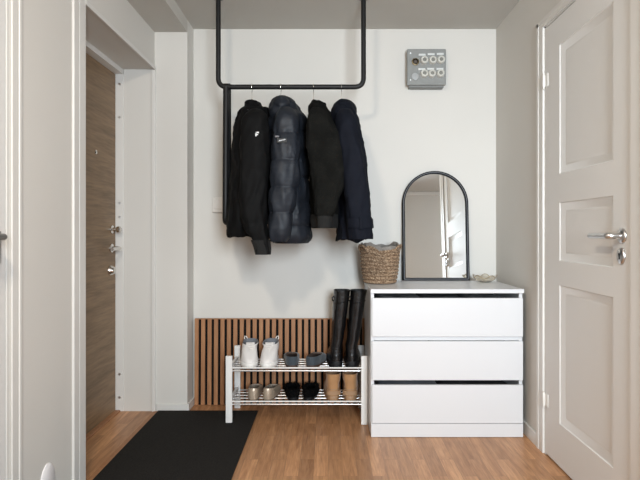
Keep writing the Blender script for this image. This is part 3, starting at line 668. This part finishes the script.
# slate slip-ons
M_sl = mat('slate_suede', (.035, .048, .060), .8, sheen=.2, bump=.2, bscale=200); M_brs = mat('brown_sole', (.06, .032, .022), .6); M_bin = mat('brown_insole', (.07, .045, .035), .8)
for i, (px, sd, lb) in enumerate(((292.6, -1, 'slate blue slip-on shoe with brown sole, left one of the pair on the upper shelf'), (310, 1, 'slate blue slip-on shoe with brown sole, beside the tall black boots'))):
    b = Vector(((px - CX) / F * 2.965, 2.955, UT + .001))
    shoe('slip_on_shoe', lb, 'shoe', 'slate slip-on shoes', b, radians(-14 if sd > 0 else 4), sd, .24, .104,
         [(0, 0, .01, .98, .9, 0), (.010, .006, 0, 1.0, .96, 0), (.016, .010, .005, .99, .97, 0)],
         [(.015, .010, .005, .985, .97, 0), (.032, .022, .0, .97, .99, 0), (.045, .040, .004, .92, .96, 0), (.058, .050, .01, .78, .90, 0), (.064, .054, .02, .66, .80, 0)],
         [(.064, .054, .02, .66, .80, 0), (.055, .048, .04, .64, .74, 0), (.022, .020, .05, .8, .74, 0)], M_brs, M_sl, M_bin, None, None)
# tall black boots
M_blk = mat('black_leather', (.004, .004, .0045), .25, spec=.45, bump=.15, bscale=25); M_bsole = mat('black_rubber', (.006, .006, .007), .6, spec=.25)
def boot(px, side, lb, lean_x, tw, yaw):
    b = Vector(((px - CX) / F * 2.97, 2.955, UT + .001))
    def sh(h): return lean_x * (h - .09) / .33 if h > .09 else 0
    up = [(.034, .022, .01, .98, .97, 0), (.055, .045, .006, .93, .98, 0), (.07, .075, .012, .80, .90, 0), (.09, .105, .02, .58, .80, 0), (.12, .135, .03, .46, .80, 0)]
    for h in (.16, .20, .24, .28, .32, .36, .40, .438):
        s = (h - .16) / .265
        up.append((h, h, .025 - .03 * s, .46 + .05 * s, .84 + .20 * s + .03 * sin(h * 60), side * sh(h)))
    inn = [(.438, .438, -.005, .51, 1.04, side * sh(.438)), (.430, .430, .01, .50, .96, side * sh(.418)), (.30, .30, .04, .44, .8, side * sh(.30))]
    def ex(t, T, sd, L, W):
        x = sd * .0 - .042; link('pull_tab', BOX(*[0] * 6) if False else tube(bmesh.new(), tp(T, [(sh(.40) - .040, .06, .405), (sh(.39) - .052, .05, .395), (sh(.385) - .052, .05, .382), (sh(.38) - .042, .06, .372)]), .0045, 8), M_blk, t, smooth=True)
        pts = []
        for k in range(24):
            a = 2 * pi * k / 24; pts.append((sh(.37) * 1 + .0445 * cos(a), .058 + .062 * sin(a), .372 + .006 * cos(a)))
        link('shaft_strap', tube(bmesh.new(), tp(T, pts), .0035, 8, closed=True), M_blk, t, smooth=True)
    shoe('tall_boot', lb, 'boot', 'tall black boots', b, yaw, side, .25, .104,
         [(.012, .0, .26, .97, .92, 0), (.018, .004, .24, 1.0, 1.0, 0), (.036, .022, .0, 1.0, 1.03, 0), (.040, .026, .01, .99, 1.0, 0)] if False else
         [(.0, .0, .0, .99, .98, 0), (.010, .008, .0, 1.0, 1.03, 0), (.033, .020, .0, 1.0, 1.04, 0), (.038, .024, .01, .99, 1.0, 0)],
         up, inn, M_bsole, M_blk, M_bsole, ex)
boot(336.6, -1, 'tall black leather boot, left one of the pair standing on the upper shelf', .033, .10, radians(2))
boot(351.4, 1, 'tall black leather boot leaning right, beside the chest of drawers', .040, .10, radians(-2))
# metallic flats
M_gold = mat('champagne_leather', (.44, .36, .28), .35, metal=.35, bump=.1, bscale=60); M_gs = mat('taupe_sole', (.16, .12, .09), .7); M_gin = mat('flat_lining', (.30, .25, .20), .8)
for i, (px, sd, lb) in enumerate(((253.2, -1, 'champagne metallic flat shoe at the far left of the lower shelf'), (266.8, 1, 'champagne metallic flat shoe, right one of the pair on the lower shelf'))):
    b = Vector(((px - CX) / F * 2.965, 2.955, LT + .001))
    shoe('flat_shoe', lb, 'shoe', 'metallic flats', b, radians(-7 if sd > 0 else 0), sd, .24, .088,
         [(0, 0, .01, .98, .9, 0), (.008, .004, 0, 1.0, .95, 0), (.010, .007, .005, .99, .95, 0)],
         [(.009, .007, .005, .985, .95, 0), (.030, .020, .0, .97, 1.0, 0), (.050, .036, .003, .93, .98, 0), (.066, .042, .010, .82, .92, 0), (.072, .046, .018, .76, .84, 0)],
         [(.072, .046, .018, .76, .84, 0), (.06, .040, .04, .74, .78, 0), (.018, .016, .05, .85, .74, 0)], M_gs, M_gold, M_gin)
# black fluffy slippers
M_fur = mat('black_fur', (.003, .003, .0035), .95, spec=.1, sheen=0, bump=1, bscale=160, dist=.01)
def fur(t, T, side, L, W):
    bm = bmesh.new(); rnd = random.Random(int(side) + 5)
    R = foot_rings(L, W, [(.030, .022, .0, .97, 1.0, 0), (.045, .04, .002, .95, 1.0, 0), (.056, .052, .01, .84, .96, 0), (.062, .056, .02, .66, .84, 0)], side)
    for ring in R:
        for p in ring:
            for _ in range(7):
                q = p + Vector((rnd.uniform(-.005, .005), rnd.uniform(-.008, .008), rnd.uniform(-.006, .006)))
                d_ = Vector((p.x * 10 + rnd.uniform(-.6, .6), (p.y - L / 2) * 3 + rnd.uniform(-.6, .6), rnd.uniform(-.3, .9))).normalized() * rnd.uniform(.007, .015)
                s_ = Vector((rnd.uniform(-1, 1), rnd.uniform(-1, 1), 0)).normalized() * .0012
                a = bm.verts.new(T @ (q - s_)); b_ = bm.verts.new(T @ (q + s_)); c_ = bm.verts.new(T @ (q + d_)); bm.faces.new((a, b_, c_))
    tag(link('fur', bm, M_fur, t, recalc=False), kind='stuff')
for i, (px, sd, lb) in enumerate(((293.5, -1, 'black fluffy slipper, left one of the pair on the lower shelf'), (307.6, 1, 'black fluffy slipper next to the tan boots on the lower shelf'))):
    b = Vector(((px - CX) / F * 2.965, 2.955, LT + .001))
    shoe('slipper', lb, 'slipper', 'black fluffy slippers', b, radians(-5 if sd > 0 else 4), sd, .23, .098,
         [(0, 0, .01, .98, .9, 0), (.010, .006, 0, 1.0, .98, 0), (.020, .012, .005, .99, .97, 0)],
         [(.019, .012, .005, .985, .97, 0), (.032, .022, .0, .97, .99, 0), (.048, .044, .004, .92, .98, 0), (.058, .054, .01, .82, .94, 0), (.064, .058, .02, .66, .82, 0)],
         [(.064, .058, .02, .66, .80, 0), (.055, .050, .04, .64, .74, 0), (.026, .022, .05, .8, .74, 0)], M_bsole, M_fur, M_fur, fur)
# tan ankle boots
M_tan = mat('tan_nubuck', (.38, .20, .085), .75, sheen=.2, bump=.2, bscale=60, vary=.12, vscale=14); M_tans = mat('tan_sole', (.33, .20, .11), .6); M_tin = mat('boot_lining', (.20, .12, .07), .9)
def tan_extra(t, T, side, L, W):
    for (z, s, a) in ((.066, 1.0, .0),):
        R = foot_rings(L, W, [(z - .003, z, -.004, .62, .93, 0), (z + .003, z + .006, -.004, .62, .93, 0)], side)
        link('seam', loft([tp(T, r) for r in R]), M_tans, t, smooth=60)
    R = foot_rings(L, W, [(.034, .034, -.006, .22, 1.0, 0), (.058, .058, -.008, .20, .96, 0)], side)
    link('heel_counter', loft([tp(T, r) for r in R]), M_tans, t, smooth=60)
for i, (px, sd, lb) in enumerate(((333.6, -1, 'tan nubuck ankle boot, left one of the pair on the lower shelf'), (349.8, 1, 'tan nubuck ankle boot at the far right of the lower shelf'))):
    b = Vector(((px - CX) / F * 2.965, 2.955, LT + .001))
    shoe('ankle_boot', lb, 'boot', 'tan ankle boots', b, radians(-3 if sd > 0 else 2), sd, .25, .100,
         [(0, 0, .005, .99, .95, 0), (.008, .006, 0, 1.0, 1.0, 0), (.026, .020, 0, 1.0, 1.03, 0), (.030, .024, .01, .985, .98, 0)],
         [(.028, .022, .01, .98, .97, 0), (.045, .038, .0, .96, 1.0, 0), (.065, .058, .002, .88, .98, 0), (.090, .090, .008, .66, .94, 0), (.115, .120, .012, .50, .98, 0), (.140, .142, .008, .48, 1.02, 0), (.152, .154, .010, .48, 1.0, 0)],
         [(.152, .154, .010, .48, 1.0, 0), (.148, .150, .03, .46, .90, 0), (.09, .09, .05, .46, .8, 0), (.06, .06, .05, .6, .7, 0)], M_tans, M_tan, M_tin, tan_extra)
